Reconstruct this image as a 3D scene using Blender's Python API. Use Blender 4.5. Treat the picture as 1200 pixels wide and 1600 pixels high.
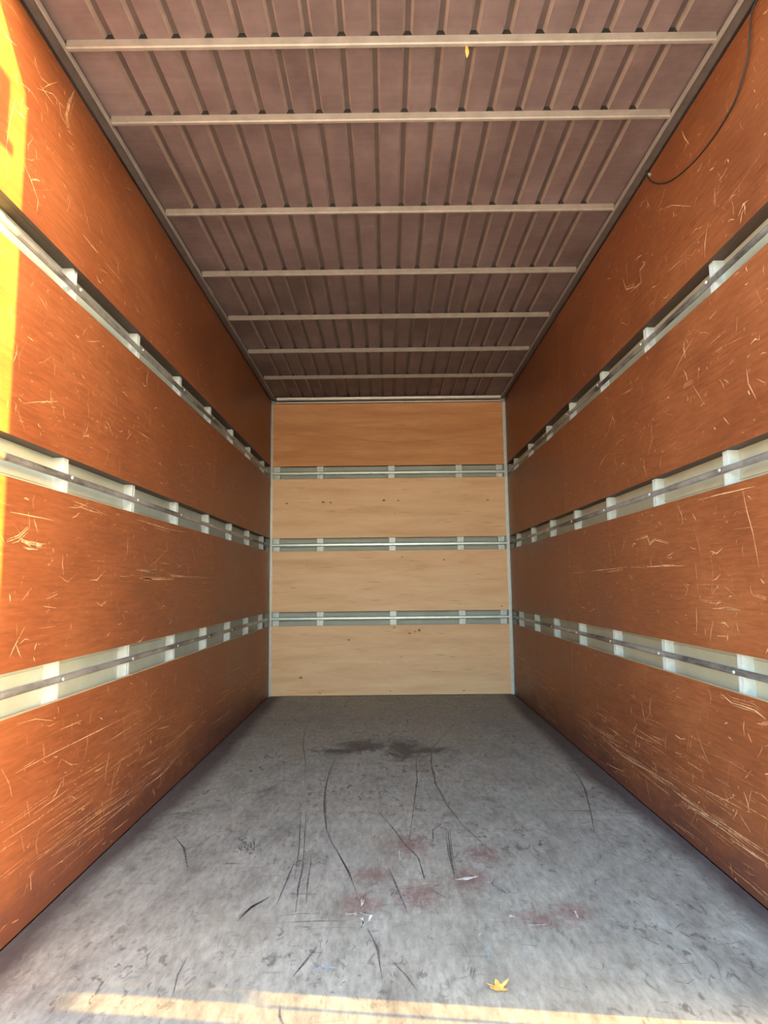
import bpy, math, random
from mathutils import Vector, Matrix

# ------------------------------------------------------------------ clean start
for o in list(bpy.data.objects):
    bpy.data.objects.remove(o, do_unlink=True)
SC = bpy.context.scene
COL = SC.collection
random.seed(11)

# ------------------------------------------------------------------ camera
# world: x to the right, y into the cargo box, z up; cargo floor at z = 0 (metres)
PITCH, YAW, ROLL = 0.1139, -0.00264, -0.01088
fwd = Vector((math.sin(YAW)*math.cos(PITCH), math.cos(YAW)*math.cos(PITCH), math.sin(PITCH)))
rgt = Vector((math.cos(YAW), -math.sin(YAW), 0))
upv = rgt.cross(fwd)
r2 = rgt*math.cos(ROLL) + upv*math.sin(ROLL)
u2 = upv*math.cos(ROLL) - rgt*math.sin(ROLL)
cam_data = bpy.data.cameras.new('camera')
cam_data.sensor_fit = 'VERTICAL'
cam_data.sensor_height = 32.0
cam_data.sensor_width = 24.0
cam_data.lens = 20.0
cam_data.clip_start = 0.05
cam = bpy.data.objects.new('camera', cam_data)
COL.objects.link(cam)
M4 = Matrix((r2, u2, -fwd)).transposed().to_4x4()
M4.translation = Vector((-0.0366, 0.0, 1.0493))
cam.matrix_world = M4
SC.camera = cam

# ------------------------------------------------------------------ sky, sun, exposure
SUN_EL = math.radians(7.7)
world = bpy.data.worlds.new('sky')
SC.world = world
world.use_nodes = True
wn = world.node_tree
wn.nodes.clear()
sky = wn.nodes.new('ShaderNodeTexSky')
sky.sky_type = 'NISHITA'
sky.sun_disc = False
sky.sun_elevation = SUN_EL
sky.sun_rotation = math.radians(96.7)
sky.altitude = 50
sky.air_density = 1.0
sky.dust_density = 5.0
sky.ozone_density = 1.0
bgn = wn.nodes.new('ShaderNodeBackground')
bgn.inputs['Strength'].default_value = 1.0
won = wn.nodes.new('ShaderNodeOutputWorld')
tint = wn.nodes.new('ShaderNodeMixRGB')            # hazy, slightly warm evening sky
tint.blend_type = 'MULTIPLY'; tint.inputs[0].default_value = 1.0; tint.inputs[2].default_value = (1.0, 0.94, 0.86, 1)
wn.links.new(sky.outputs[0], tint.inputs[1])
wn.links.new(tint.outputs[0], bgn.inputs[0])
wn.links.new(bgn.outputs[0], won.inputs[0])

sun_data = bpy.data.lights.new('sun', 'SUN')
sun_data.energy = 13.0
sun_data.angle = math.radians(0.53)
sun_data.color = (1.0, 0.58, 0.11)
sun = bpy.data.objects.new('sun', sun_data)
COL.objects.link(sun)
sun.rotation_euler = Vector((-1.0, 0.118, -math.tan(SUN_EL)*1.007)).to_track_quat('-Z', 'Y').to_euler()

vs = SC.view_settings
vs.view_transform = 'Standard'
vs.look = 'None'
vs.gamma = 1.0
vs.use_curve_mapping = False
vs.exposure = 2.3

# ------------------------------------------------------------------ wear: [width in mm, points along the surface]
LM= [[30,[[1.991,1.199],[2.049,1.19],[2.109,1.191]]],[9,[[1.914,1.191],[1.972,1.208],[2.025,1.241]]],[5,[[1.923,1.282],[2.053,1.283],[2.179,1.282]]],[7,[[2.297,1.367],[2.439,1.36],[2.589,1.346]]],[6,[[2.315,1.353],[2.44,1.347],[2.537,1.346]]],[9,[[2.906,1.36],[3.133,1.355],[3.364,1.351],[3.629,1.361]]],[6,[[3.134,1.344],[3.365,1.339]]],[15,[[2.931,1.129],[3.064,1.123],[3.279,1.139]]],[9,[[2.955,1.092],[3.186,1.09],[3.438,1.09]]],[18,[[2.996,1.091],[3.125,1.09]]],[7,[[3.313,1.123],[3.649,1.11],[4.161,1.111]]],[10,[[3.366,1.112],[3.608,1.109]]],[5,[[3.076,1.147],[3.179,1.183],[3.288,1.231]]],[4,[[3.227,1.172],[3.378,1.173]]],[4,[[2.482,1.303],[2.515,1.266]]],[7,[[2.743,1.1],[2.826,1.099]]],[8,[[2.529,0.995],[2.57,0.98],[2.62,0.997]]],[5,[[2.718,0.994],[2.754,0.938]]],[5,[[3.18,0.985],[3.288,0.939]]],[4,[[2.467,1.156],[2.585,1.157]]],[4,[[2.171,1.177],[2.177,1.147]]],[7,[[2.153,1.017],[2.225,1.033]]],[9,[[2.141,0.992],[2.222,0.984]]],[3,[[2.725,0.91],[2.728,0.831]]],[5,[[4.141,1.384],[4.141,1.239]]],[4,[[3.723,1.227],[3.679,1.136]]],[4,[[3.989,1.031],[4.304,1.026]]],[3,[[2.428,1.238],[2.434,1.17]]],[3,[[2.107,0.921],[2.228,0.921]]],[22,[[2.178,2.885],[2.15,2.821],[2.133,2.751],[2.146,2.711]]],[12,[[2.079,2.758],[2.095,2.721],[2.136,2.714]]],[4,[[1.951,2.718],[1.987,2.721],[2.046,2.721]]],[6,[[1.975,2.724],[2.008,2.764],[2.059,2.819]]],[10,[[2.138,2.643],[2.198,2.666]]],[5,[[2.266,2.578],[2.308,2.574]]],[3,[[1.931,2.328],[2.066,2.418]]],[3,[[2.204,2.822],[2.306,2.834],[2.408,2.828]]],[14,[[2.294,2.385],[2.347,2.382],[2.414,2.381]]],[4,[[2.484,2.375],[2.571,2.376],[2.657,2.375]]],[8,[[2.43,2.32],[2.511,2.342]]],[4,[[2.402,2.575],[2.443,2.568]]],[5,[[2.358,2.085],[2.416,2.108]]],[6,[[2.148,1.997],[2.184,1.996]]],[5,[[1.958,1.63],[2.046,1.661],[2.167,1.698]]],[4,[[2.711,2.069],[2.782,2.006]]],[5,[[2.887,1.768],[3.038,1.763]]],[4,[[2.51,1.904],[2.567,1.892]]],[5,[[2.278,1.803],[2.342,1.815]]],[9,[[2.36,1.62],[2.408,1.63]]],[9,[[3.185,1.577],[3.238,1.577]]],[4,[[3.593,2.11],[3.784,2.076],[4.106,2.065]]],[5,[[2.027,0.492],[2.267,0.495],[2.613,0.493],[3.006,0.494]]],[4,[[2.022,0.487],[2.113,0.434]]],[11,[[2.179,0.542],[2.192,0.496]]],[5,[[2.421,0.468],[2.428,0.431]]],[6,[[2.308,0.462],[2.284,0.439]]],[6,[[2.837,0.497],[2.854,0.386]]],[7,[[2.766,0.318],[2.845,0.323]]],[9,[[2.14,0.15],[2.148,0.103]]],[7,[[2.099,0.387],[2.119,0.333]]],[6,[[2.064,0.3],[2.045,0.242]]],[5,[[2.291,0.563],[2.448,0.562]]],[7,[[3.087,0.509],[3.162,0.469]]],[8,[[3.247,0.357],[3.446,0.331]]],[6,[[2.079,0.593],[2.085,0.561]]],[6,[[2.361,0.145],[2.469,0.139]]],[6,[[2.217,0.11],[2.446,0.109]]],[4,[[2.243,0.209],[2.6,0.202],[2.954,0.189]]],[4,[[2.252,0.199],[2.611,0.189],[2.965,0.176]]],[4,[[2.262,0.189],[2.622,0.176],[2.977,0.163]]],[4,[[2.271,0.179],[2.633,0.163],[2.988,0.15]]],[4,[[2.281,0.168],[2.644,0.15],[3.0,0.137]]],[4,[[2.291,0.158],[2.655,0.137],[3.011,0.124]]],[4,[[2.301,0.148],[2.666,0.123],[3.023,0.111]]],[5,[[2.954,0.189],[3.325,0.177],[3.68,0.19]]],[5,[[2.968,0.176],[3.326,0.165],[3.681,0.179]]],[5,[[2.982,0.162],[3.327,0.153],[3.682,0.168]]],[5,[[2.996,0.148],[3.328,0.14],[3.683,0.157]]],[5,[[3.01,0.134],[3.329,0.128],[3.684,0.146]]],[5,[[3.025,0.12],[3.33,0.116],[3.685,0.135]]],[6,[[3.803,0.199],[4.229,0.186],[4.832,0.173]]],[6,[[3.838,0.183],[4.256,0.172],[4.833,0.163]]],[6,[[3.874,0.168],[4.284,0.158],[4.834,0.153]]],[6,[[3.911,0.151],[4.312,0.143],[4.834,0.144]]],[6,[[3.948,0.135],[4.341,0.128],[4.835,0.134]]]]
RM= [[11,[[3.11,1.254],[2.964,1.26],[2.945,1.224],[2.884,1.24],[2.745,1.212]]],[7,[[3.85,1.119],[3.516,1.121],[3.234,1.125]]],[10,[[3.535,1.107],[3.294,1.118]]],[6,[[3.192,1.124],[2.855,1.12],[2.592,1.114]]],[9,[[3.097,1.125],[2.971,1.12]]],[7,[[2.832,1.125],[2.697,1.119]]],[4,[[4.41,1.113],[3.892,1.117]]],[4,[[3.211,1.284],[3.319,1.193]]],[7,[[2.774,1.155],[2.722,1.154]]],[3,[[2.832,1.189],[2.84,1.128]]],[6,[[2.154,1.362],[2.138,1.287],[2.111,1.206],[2.09,1.09]]],[4,[[2.584,1.037],[2.323,1.037]]],[5,[[2.638,1.048],[2.595,1.022],[2.624,0.992]]],[8,[[2.496,0.98],[2.415,0.977]]],[7,[[2.41,0.95],[2.304,0.957],[2.222,0.951]]],[9,[[2.312,0.955],[2.256,0.953]]],[10,[[2.138,1.003],[2.068,0.991]]],[7,[[3.887,0.875],[3.764,0.902]]],[8,[[2.393,0.852],[2.325,0.855]]],[5,[[2.549,0.906],[2.525,0.89]]],[4,[[2.447,1.095],[2.459,1.006]]],[7,[[2.352,1.039],[2.403,1.007]]],[5,[[2.226,1.275],[2.205,1.28]]],[4,[[2.226,1.229],[2.072,1.227]]],[6,[[2.468,1.364],[2.323,1.364],[2.078,1.358]]],[4,[[3.695,1.113],[3.652,1.028]]],[11,[[3.093,2.587],[3.05,2.502],[2.938,2.463]]],[9,[[3.002,2.463],[2.866,2.448],[2.869,2.51],[2.798,2.512],[2.841,2.535]]],[4,[[4.062,2.399],[3.881,2.416]]],[5,[[2.609,1.911],[2.51,1.962],[2.41,1.999]]],[9,[[2.527,1.836],[2.441,1.834]]],[5,[[2.444,1.814],[2.361,1.713]]],[9,[[2.263,1.882],[2.213,1.882]]],[3,[[2.213,1.882],[2.066,1.868]]],[9,[[2.288,2.021],[2.236,2.029]]],[5,[[3.178,2.0],[3.031,1.989]]],[7,[[3.299,1.764],[3.253,1.78],[3.183,1.77]]],[5,[[3.573,1.65],[3.55,1.686]]],[5,[[3.405,1.996],[3.366,2.041]]],[6,[[2.698,1.771],[2.632,1.747]]],[9,[[2.371,1.751],[2.341,1.75]]],[4,[[2.915,2.361],[2.773,2.364],[2.704,2.387]]],[4,[[3.611,2.357],[3.368,2.359]]],[6,[[2.457,2.026],[2.423,2.025]]],[10,[[2.216,1.764],[2.191,1.744]]],[7,[[3.587,2.519],[3.533,2.515]]],[5,[[3.148,2.402],[3.126,2.36],[3.049,2.317]]],[4,[[2.595,2.36],[2.474,2.35]]],[4,[[1.893,2.409],[2.067,2.38],[2.234,2.357],[2.553,2.364]]],[5,[[2.653,2.672],[2.518,2.615],[2.362,2.512]]],[6,[[2.525,2.566],[2.482,2.551]]],[5,[[3.277,0.341],[3.082,0.339],[2.867,0.341]]],[8,[[2.806,0.333],[2.746,0.34]]],[4,[[2.485,0.406],[2.283,0.4],[2.137,0.392]]],[12,[[2.384,0.643],[2.321,0.624],[2.177,0.626],[2.119,0.61]]],[8,[[2.17,0.586],[2.109,0.596]]],[7,[[2.763,0.572],[2.724,0.572]]],[8,[[2.512,0.438],[2.495,0.449]]],[8,[[2.274,0.276],[2.248,0.28]]],[5,[[4.788,0.132],[4.21,0.169],[3.76,0.183]]],[5,[[4.745,0.148],[4.185,0.179],[3.759,0.187]]],[5,[[4.702,0.164],[4.161,0.189],[3.758,0.19]]],[5,[[4.659,0.179],[4.137,0.199],[3.758,0.194]]],[5,[[4.618,0.194],[4.114,0.209],[3.757,0.198]]],[5,[[4.577,0.208],[4.091,0.219],[3.757,0.201]]],[5,[[4.537,0.223],[4.068,0.229],[3.756,0.205]]],[5,[[3.796,0.187],[3.43,0.18],[3.104,0.185]]],[5,[[3.77,0.187],[3.431,0.175],[3.09,0.183]]],[5,[[3.745,0.186],[3.432,0.169],[3.076,0.181]]],[5,[[3.72,0.186],[3.432,0.164],[3.062,0.179]]],[5,[[3.695,0.186],[3.433,0.158],[3.048,0.178]]],[5,[[3.671,0.186],[3.434,0.153],[3.034,0.176]]],[5,[[3.206,0.182],[2.838,0.18],[2.596,0.185]]],[5,[[3.188,0.181],[2.838,0.176],[2.597,0.181]]],[5,[[3.17,0.179],[2.839,0.172],[2.598,0.177]]],[5,[[3.152,0.178],[2.839,0.169],[2.598,0.173]]],[5,[[3.135,0.177],[2.84,0.165],[2.599,0.169]]],[5,[[3.118,0.176],[2.84,0.161],[2.599,0.164]]],[5,[[2.764,0.143],[2.488,0.153],[2.229,0.145]]],[5,[[2.75,0.145],[2.487,0.158],[2.228,0.151]]],[5,[[2.737,0.146],[2.487,0.162],[2.227,0.157]]],[5,[[2.724,0.148],[2.486,0.167],[2.226,0.164]]],[5,[[2.711,0.15],[2.486,0.172],[2.225,0.17]]],[5,[[2.697,0.152],[2.485,0.177],[2.225,0.176]]],[6,[[3.742,0.056],[3.572,0.062],[3.384,0.087]]],[6,[[3.672,0.061],[3.508,0.066],[3.356,0.085]]],[6,[[3.604,0.065],[3.446,0.071],[3.328,0.082]]],[6,[[3.539,0.07],[3.386,0.075],[3.301,0.08]]]]
FM= [[9,[[-0.359,4.084],[-0.371,3.768],[-0.366,3.428],[-0.339,3.146],[-0.308,2.908],[-0.274,2.768],[-0.224,2.622],[-0.182,2.473]]],[9,[[0.477,5.025],[0.354,4.646],[0.253,4.294],[0.217,3.967],[0.211,3.552],[0.244,3.187],[0.286,2.941],[0.369,2.648]]],[5,[[-0.636,5.632],[-0.648,4.859],[-0.605,4.413],[-0.536,3.995],[-0.481,3.538]]],[6,[[0.175,4.381],[0.128,3.97],[0.116,3.593],[0.082,3.192],[0.045,2.782]]],[12,[[0.214,2.918],[0.199,2.672],[0.198,2.457]]],[7,[[-0.09,3.139],[-0.022,2.925],[0.028,2.739],[0.074,2.615],[0.088,2.433]]],[5,[[0.142,2.758],[0.152,2.896],[0.195,2.969]]],[30,[[-0.482,4.129],[-0.37,4.134],[-0.269,4.234]]],[22,[[-0.403,4.376],[-0.295,4.458],[-0.18,4.453]]],[60,[[-0.23,3.984],[-0.183,4.127],[-0.155,4.31]]],[50,[[-0.066,4.601],[-0.058,4.279],[-0.012,3.999],[0.067,4.068],[0.125,4.192]]],[16,[[-0.601,4.669],[-0.504,4.677]]],[22,[[0.424,3.305],[0.461,3.272],[0.487,3.24]]],[10,[[0.502,3.488],[0.509,3.401]]],[20,[[0.657,4.869],[0.72,4.975],[0.857,4.932]]],[14,[[-0.718,3.422],[-0.658,3.455],[-0.62,3.561]]],[5,[[-0.451,3.149],[-0.396,2.666],[-0.381,2.443]]],[4,[[-0.426,3.148],[-0.38,2.706],[-0.354,2.443]]],[14,[[0.533,4.266],[0.582,4.275]]],[18,[[0.29,5.273],[0.359,5.286]]],[7,[[-0.963,2.872],[-0.87,2.729],[-0.796,2.541]]],[24,[[-0.653,2.792],[-0.626,2.734],[-0.59,2.733],[-0.604,2.802]]],[14,[[-0.735,2.682],[-0.723,2.703]]],[10,[[-0.452,2.285],[-0.493,2.233],[-0.525,2.149]]],[6,[[-0.542,1.999],[-0.548,2.059]]],[10,[[-0.759,2.223],[-0.734,2.216]]],[30,[[-1.066,3.088],[-1.003,3.115],[-0.92,3.084]]],[14,[[-0.758,3.432],[-0.7,3.43]]],[6,[[-0.836,2.932],[-0.758,2.969]]],[7,[[1.023,3.96],[0.998,3.64],[0.961,3.387],[0.891,3.083],[0.832,2.854],[0.835,2.741]]],[14,[[0.728,2.985],[0.755,2.974]]],[18,[[0.725,2.437],[0.75,2.433]]],[20,[[0.995,2.434],[1.028,2.422]]],[7,[[0.681,2.702],[0.701,2.67]]],[8,[[1.025,2.536],[1.037,2.5]]],[14,[[1.007,2.973],[1.04,2.959]]],[4,[[0.664,3.117],[0.83,3.107],[1.097,3.133]]],[14,[[-0.235,2.031],[-0.239,1.989]]],[8,[[-0.252,2.003],[-0.281,1.924],[-0.302,1.862]]],[22,[[0.194,1.904],[0.187,1.861]]],[6,[[-0.368,2.142],[-0.268,2.15],[-0.175,2.148]]],[6,[[-0.107,2.103],[-0.073,1.986],[-0.06,1.847]]],[8,[[0.08,2.53],[0.089,2.431]]],[12,[[0.361,2.374],[0.359,2.316]]],[6,[[-0.04,2.532],[-0.004,2.323],[0.019,2.197]]],[8,[[-0.239,2.657],[-0.187,2.491],[-0.15,2.326]]],[12,[[0.468,1.81],[0.477,1.805]]],[6,[[0.401,1.806],[0.429,1.794]]],[14,[[-0.17,1.839],[-0.16,1.846]]],[8,[[0.341,2.007],[0.386,1.999]]],[5,[[-0.401,2.611],[-0.407,2.39],[-0.413,2.258]]],[5,[[-0.366,2.586],[-0.357,2.369],[-0.343,2.204]]],[5,[[-0.341,2.634],[-0.329,2.409],[-0.315,2.256]]]]
WM= [[10,[[-0.13,2.288],[-0.13,2.226],[-0.144,2.192]]],[10,[[-0.183,2.193],[-0.136,2.197],[-0.096,2.183],[-0.104,2.15]]],[10,[[-0.13,2.167],[-0.12,2.134],[-0.128,2.106]]],[12,[[0.199,2.429],[0.237,2.428],[0.278,2.448]]],[14,[[0.34,2.166],[0.359,2.166]]],[7,[[0.393,2.117],[0.442,2.116]]],[8,[[0.56,2.196],[0.558,2.154]]],[8,[[0.227,2.059],[0.238,2.063]]],[7,[[-0.031,1.897],[-0.026,1.895]]],[6,[[0.305,2.406],[0.317,2.402]]],[6,[[0.082,2.394],[0.096,2.394]]],[6,[[0.003,2.677],[0.003,2.59]]],[10,[[-0.776,3.766],[-0.758,3.765]]]]
BM= [[10,[[-0.251,1.892],[-0.223,1.904],[-0.189,1.9]]],[8,[[-0.242,1.91],[-0.207,1.891]]],[10,[[0.299,1.769],[0.325,1.763]]],[8,[[0.441,1.756],[0.464,1.764]]],[5,[[0.236,2.037],[0.243,1.981],[0.239,1.928]]],[9,[[0.32,1.94],[0.346,1.939]]]]

# ------------------------------------------------------------------ mesh helpers
class MB:
    """collects boxes, extrusions and ribbons into one mesh"""
    def __init__(self):
        self.v, self.f, self.m = [], [], []
    def box(self, a, b, mi=0, edge=None):
        x0, y0, z0 = a; x1, y1, z1 = b
        n = len(self.v)
        self.v += [(x0,y0,z0),(x1,y0,z0),(x1,y1,z0),(x0,y1,z0),(x0,y0,z1),(x1,y0,z1),(x1,y1,z1),(x0,y1,z1)]
        fs = [(0,3,2,1),(4,5,6,7),(0,1,5,4),(2,3,7,6),(1,2,6,5),(3,0,4,7)]  # -z +z -y +y +x -x
        for i, f in enumerate(fs):
            self.f.append(tuple(n+k for k in f))
            self.m.append(edge if (edge is not None and i in self.edge_faces) else mi)
        return self
    edge_faces = ()
    def extrude(self, prof, fn, t0, t1, mi=0, closed=True, caps=True):
        """prof: list of 2D points, fn(p, q, t) -> 3D point"""
        n = len(self.v); k = len(prof)
        self.v += [fn(p, q, t0) for p, q in prof] + [fn(p, q, t1) for p, q in prof]
        for i in range(k if closed else k-1):
            j = (i+1) % k
            self.f.append((n+i, n+j, n+k+j, n+k+i)); self.m.append(mi)
        if caps and closed:
            self.f.append(tuple(n+i for i in reversed(range(k)))); self.m.append(mi)
            self.f.append(tuple(n+k+i for i in range(k))); self.m.append(mi)
        return self
    def ribbon(self, pts, width, fn, mi=0, taper=True, jag=0.25):
        k = len(pts)
        # resample so that the outline can waver
        P = [Vector(p) for p in pts]
        Q = []
        for i in range(k-1):
            L = (P[i+1]-P[i]).length
            s = max(1, min(6, int(L/0.06)))
            for j in range(s):
                Q.append(P[i].lerp(P[i+1], j/s))
        Q.append(P[-1])
        n = len(self.v); k = len(Q)
        for i, p in enumerate(Q):
            t = (Q[min(i+1, k-1)] - Q[max(i-1, 0)])
            if t.length < 1e-6: t = Vector((1, 0))
            t.normalize(); nn = Vector((-t.y, t.x))
            e = 1.0
            if taper: e = 0.25 + 0.75*min(1.0, 2.2*min(i, k-1-i)/max(1, k-1) + (0.6 if k <= 3 and 0 < i < k-1 else 0))
            w = width*0.5*e
            a = p + nn*w*(1+random.uniform(-jag, jag)); b = p - nn*w*(1+random.uniform(-jag, jag))
            self.v += [fn(a.x, a.y), fn(b.x, b.y)]
        for i in range(k-1):
            self.f.append((n+2*i, n+2*i+1, n+2*i+3, n+2*i+2)); self.m.append(mi)
        return self
    def tube(self, pts, r, seg=8, mi=0):
        P = [Vector(p) for p in pts]; n = len(self.v); k = len(P)
        for i, p in enumerate(P):
            t = (P[min(i+1, k-1)] - P[max(i-1, 0)]).normalized()
            a = t.cross(Vector((0.3, 0.2, 0.93))).normalized(); b = t.cross(a)
            for s in range(seg):
                c = 2*math.pi*s/seg
                self.v.append(tuple(p + a*(r*math.cos(c)) + b*(r*math.sin(c))))
        for i in range(k-1):
            for s in range(seg):
                s2 = (s+1) % seg
                self.f.append((n+i*seg+s, n+i*seg+s2, n+(i+1)*seg+s2, n+(i+1)*seg+s)); self.m.append(mi)
        self.f.append(tuple(n+s for s in reversed(range(seg)))); self.m.append(mi)
        self.f.append(tuple(n+(k-1)*seg+s for s in range(seg))); self.m.append(mi)
        return self
    def mesh(self, name, mats, smooth=False):
        me = bpy.data.meshes.new(name)
        me.from_pydata([tuple(v) for v in self.v], [], self.f)
        for m in (mats if isinstance(mats, (list, tuple)) else [mats]): me.materials.append(m)
        me.polygons.foreach_set('material_index', self.m)
        if smooth: me.polygons.foreach_set('use_smooth', [True]*len(me.polygons))
        me.update()
        return me

def link(name, me, parent=None, loc=None):
    o = bpy.data.objects.new(name, me)
    COL.objects.link(o)
    if loc is not None: o.location = loc
    if parent is not None: o.parent = parent
    return o

def build(name, mb, mats, parent=None, loc=None, smooth=False, bevel=0):
    o = link(name, mb.mesh(name, mats, smooth), parent, loc)
    if bevel:
        b = o.modifiers.new('bevel', 'BEVEL'); b.width = bevel; b.segments = 2; b.limit_method = 'ANGLE'
    return o

def tag(o, label=None, cat=None, kind=None, group=None):
    if label: o['label'] = label
    if cat: o['category'] = cat
    if kind: o['kind'] = kind
    if group: o['group'] = group
    return o

def smooth(P, n=5):
    out = []
    for i in range(len(P)-1):
        p0, p1, p2, p3 = P[max(i-1, 0)], P[i], P[i+1], P[min(i+2, len(P)-1)]
        for j in range(n):
            t = j/n
            out.append(tuple(0.5*((2*b)+(-a+c)*t+(2*a-5*b+4*c-d)*t*t+(-a+3*b-3*c+d)*t**3) for a, b, c, d in zip(p0, p1, p2, p3)))
    out.append(P[-1]); return out

# ------------------------------------------------------------------ material helpers
class NT:
    def __init__(self, name):
        self.mat = bpy.data.materials.new(name); self.mat.use_nodes = True
        self.t = self.mat.node_tree; self.t.nodes.clear()
        self.out = self.t.nodes.new('ShaderNodeOutputMaterial')
        self.b = self.t.nodes.new('ShaderNodeBsdfPrincipled')
        self.t.links.new(self.b.outputs[0], self.out.inputs[0])
        g = self.t.nodes.new('ShaderNodeNewGeometry'); self.pos = g.outputs['Position']
        oi = self.t.nodes.new('ShaderNodeObjectInfo'); self.rnd = oi.outputs['Random']
    def set(self, key, v):
        s = self.b.inputs[key]
        if hasattr(v, 'is_linked') or isinstance(v, bpy.types.NodeSocket): self.t.links.new(v, s)
        else: s.default_value = (*v, 1) if isinstance(v, tuple) and len(v) == 3 else v
        return self
    def _in(self, node, idx, v):
        s = node.inputs[idx]
        if isinstance(v, bpy.types.NodeSocket): self.t.links.new(v, s)
        elif isinstance(v, tuple): s.default_value = (*v, 1) if len(s.default_value) == 4 and len(v) == 3 else v
        else: s.default_value = v
    def math(self, op, a, b=0.0, clamp=False):
        n = self.t.nodes.new('ShaderNodeMath'); n.operation = op; n.use_clamp = clamp
        self._in(n, 0, a); self._in(n, 1, b); return n.outputs[0]
    def scaled(self, sc, off=None, src=None):
        n = self.t.nodes.new('ShaderNodeVectorMath'); n.operation = 'MULTIPLY'
        self._in(n, 0, src or self.pos); n.inputs[1].default_value = sc
        o = n.outputs[0]
        if off is not None:
            m = self.t.nodes.new('ShaderNodeVectorMath'); m.operation = 'ADD'
            self._in(m, 0, o)
            c = self.t.nodes.new('ShaderNodeCombineXYZ')
            f = self.math('MULTIPLY', self.rnd, off)
            for i in range(3): self._in(c, i, f)
            self._in(m, 1, c.outputs[0]); o = m.outputs[0]
        return o
    def noise(self, vec, scale=1.0, detail=4.0, rough=0.55, dist=0.0):
        n = self.t.nodes.new('ShaderNodeTexNoise')
        self._in(n, 'Vector', vec); n.inputs['Scale'].default_value = scale
        n.inputs['Detail'].default_value = detail; n.inputs['Roughness'].default_value = rough
        n.inputs['Distortion'].default_value = dist
        return n.outputs[0]
    def wave(self, vec, scale, dist, detail=2.0, dscale=1.0, direction='Z'):
        n = self.t.nodes.new('ShaderNodeTexWave'); n.bands_direction = direction
        self._in(n, 'Vector', vec)
        n.inputs['Scale'].default_value = scale; n.inputs['Distortion'].default_value = dist
        n.inputs['Detail'].default_value = detail; n.inputs['Detail Scale'].default_value = dscale
        return n.outputs['Fac']
    def ramp(self, fac, *stops):
        n = self.t.nodes.new('ShaderNodeValToRGB')
        e = n.color_ramp.elements
        while len(e) > len(stops): e.remove(e[-1])
        while len(e) < len(stops): e.new(0.5)
        for i, (p, c) in enumerate(stops):
            e[i].position = p; e[i].color = (*c, 1) if isinstance(c, tuple) else (c, c, c, 1)
        self._in(n, 0, fac); return n.outputs[0]
    def mix(self, fac, a, b, mode='MIX'):
        n = self.t.nodes.new('ShaderNodeMixRGB'); n.blend_type = mode
        self._in(n, 0, fac); self._in(n, 1, a); self._in(n, 2, b); return n.outputs[0]
    def sep(self, axis):
        n = self.t.nodes.new('ShaderNodeSeparateXYZ'); self._in(n, 0, self.pos); return n.outputs[axis]
    def blob(self, centre, radii, soft=0.5):
        """1 inside an ellipse on the surface, 0 outside, ragged edge left to the caller"""
        s = self.t.nodes.new('ShaderNodeVectorMath'); s.operation = 'SUBTRACT'
        self._in(s, 0, self.pos); s.inputs[1].default_value = centre
        d = self.t.nodes.new('ShaderNodeVectorMath'); d.operation = 'DIVIDE'
        self._in(d, 0, s.outputs[0]); d.inputs[1].default_value = radii
        l = self.t.nodes.new('ShaderNodeVectorMath'); l.operation = 'LENGTH'
        self._in(l, 0, d.outputs[0])
        m = self.t.nodes.new('ShaderNodeMapRange')
        self._in(m, 0, l.outputs['Value']); m.inputs[1].default_value = 1.0; m.inputs[2].default_value = 1.0-soft
        m.inputs[3].default_value = 0.0; m.inputs[4].default_value = 1.0
        return m.outputs[0]
    def bump(self, h, strength=0.2, dist=0.002):
        n = self.t.nodes.new('ShaderNodeBump'); n.inputs['Strength'].default_value = strength
        n.inputs['Distance'].default_value = dist; self._in(n, 'Height', h)
        self.t.links.new(n.outputs[0], self.b.inputs['Normal'])

# ---- red-brown coated plywood of the side walls
def mat_side_ply():
    n = NT('red_brown_coated_plywood')
    g = n.noise(n.scaled((1, 1.2, 16), 7.0), 6.0, 6, 0.6)          # long grain
    bl = n.noise(n.scaled((1, 1, 1.4), 5.0), 1.6, 5, 0.6)          # blotches
    fine = n.noise(n.scaled((1, 4, 60), 3.0), 5.0, 3, 0.7)
    c = n.ramp(bl, (0.30, SIDE_A), (0.55, SIDE_B), (0.78, SIDE_C))
    c = n.mix(0.55, c, n.ramp(g, (0.32, 0.35), (0.62, 0.62)), 'OVERLAY')
    c = n.mix(0.25, c, n.ramp(fine, (0.35, 0.30), (0.65, 0.70)), 'OVERLAY')
    # tiny scuffs: thin broken slivers of worn coating
    s1 = n.noise(n.scaled((1, 9, 42), 11.0), 3.2, 2, 0.5, 0.6)
    s2 = n.noise(n.scaled((1, 30, 9), 13.0), 3.0, 2, 0.5, 0.8)
    gate = n.ramp(n.noise(n.scaled((1, 1, 1), 4.0), 2.3, 3, 0.6), (0.45, 0.0), (0.62, 1.0))
    sl = n.math('MULTIPLY', n.math('MAXIMUM', n.ramp(s1, (0.70, 0.0), (0.74, 1.0)), n.ramp(s2, (0.71, 0.0), (0.75, 1.0))), gate)
    c = n.mix(n.math('MULTIPLY', sl, 0.55), c, PALE_WOOD)
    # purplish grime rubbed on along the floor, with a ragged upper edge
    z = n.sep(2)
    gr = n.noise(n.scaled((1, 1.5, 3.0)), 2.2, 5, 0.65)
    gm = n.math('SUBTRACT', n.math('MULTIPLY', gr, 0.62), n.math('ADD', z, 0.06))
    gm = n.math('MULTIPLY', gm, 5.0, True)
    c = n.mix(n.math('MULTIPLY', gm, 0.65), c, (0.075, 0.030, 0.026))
    n.set('Base Color', c)
    n.set('Roughness', n.ramp(bl, (0.3, 0.36), (0.7, 0.52)))
    n.set('Specular IOR Level', 0.30)
    n.bump(g, 0.06, 0.001)
    return n.mat

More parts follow.
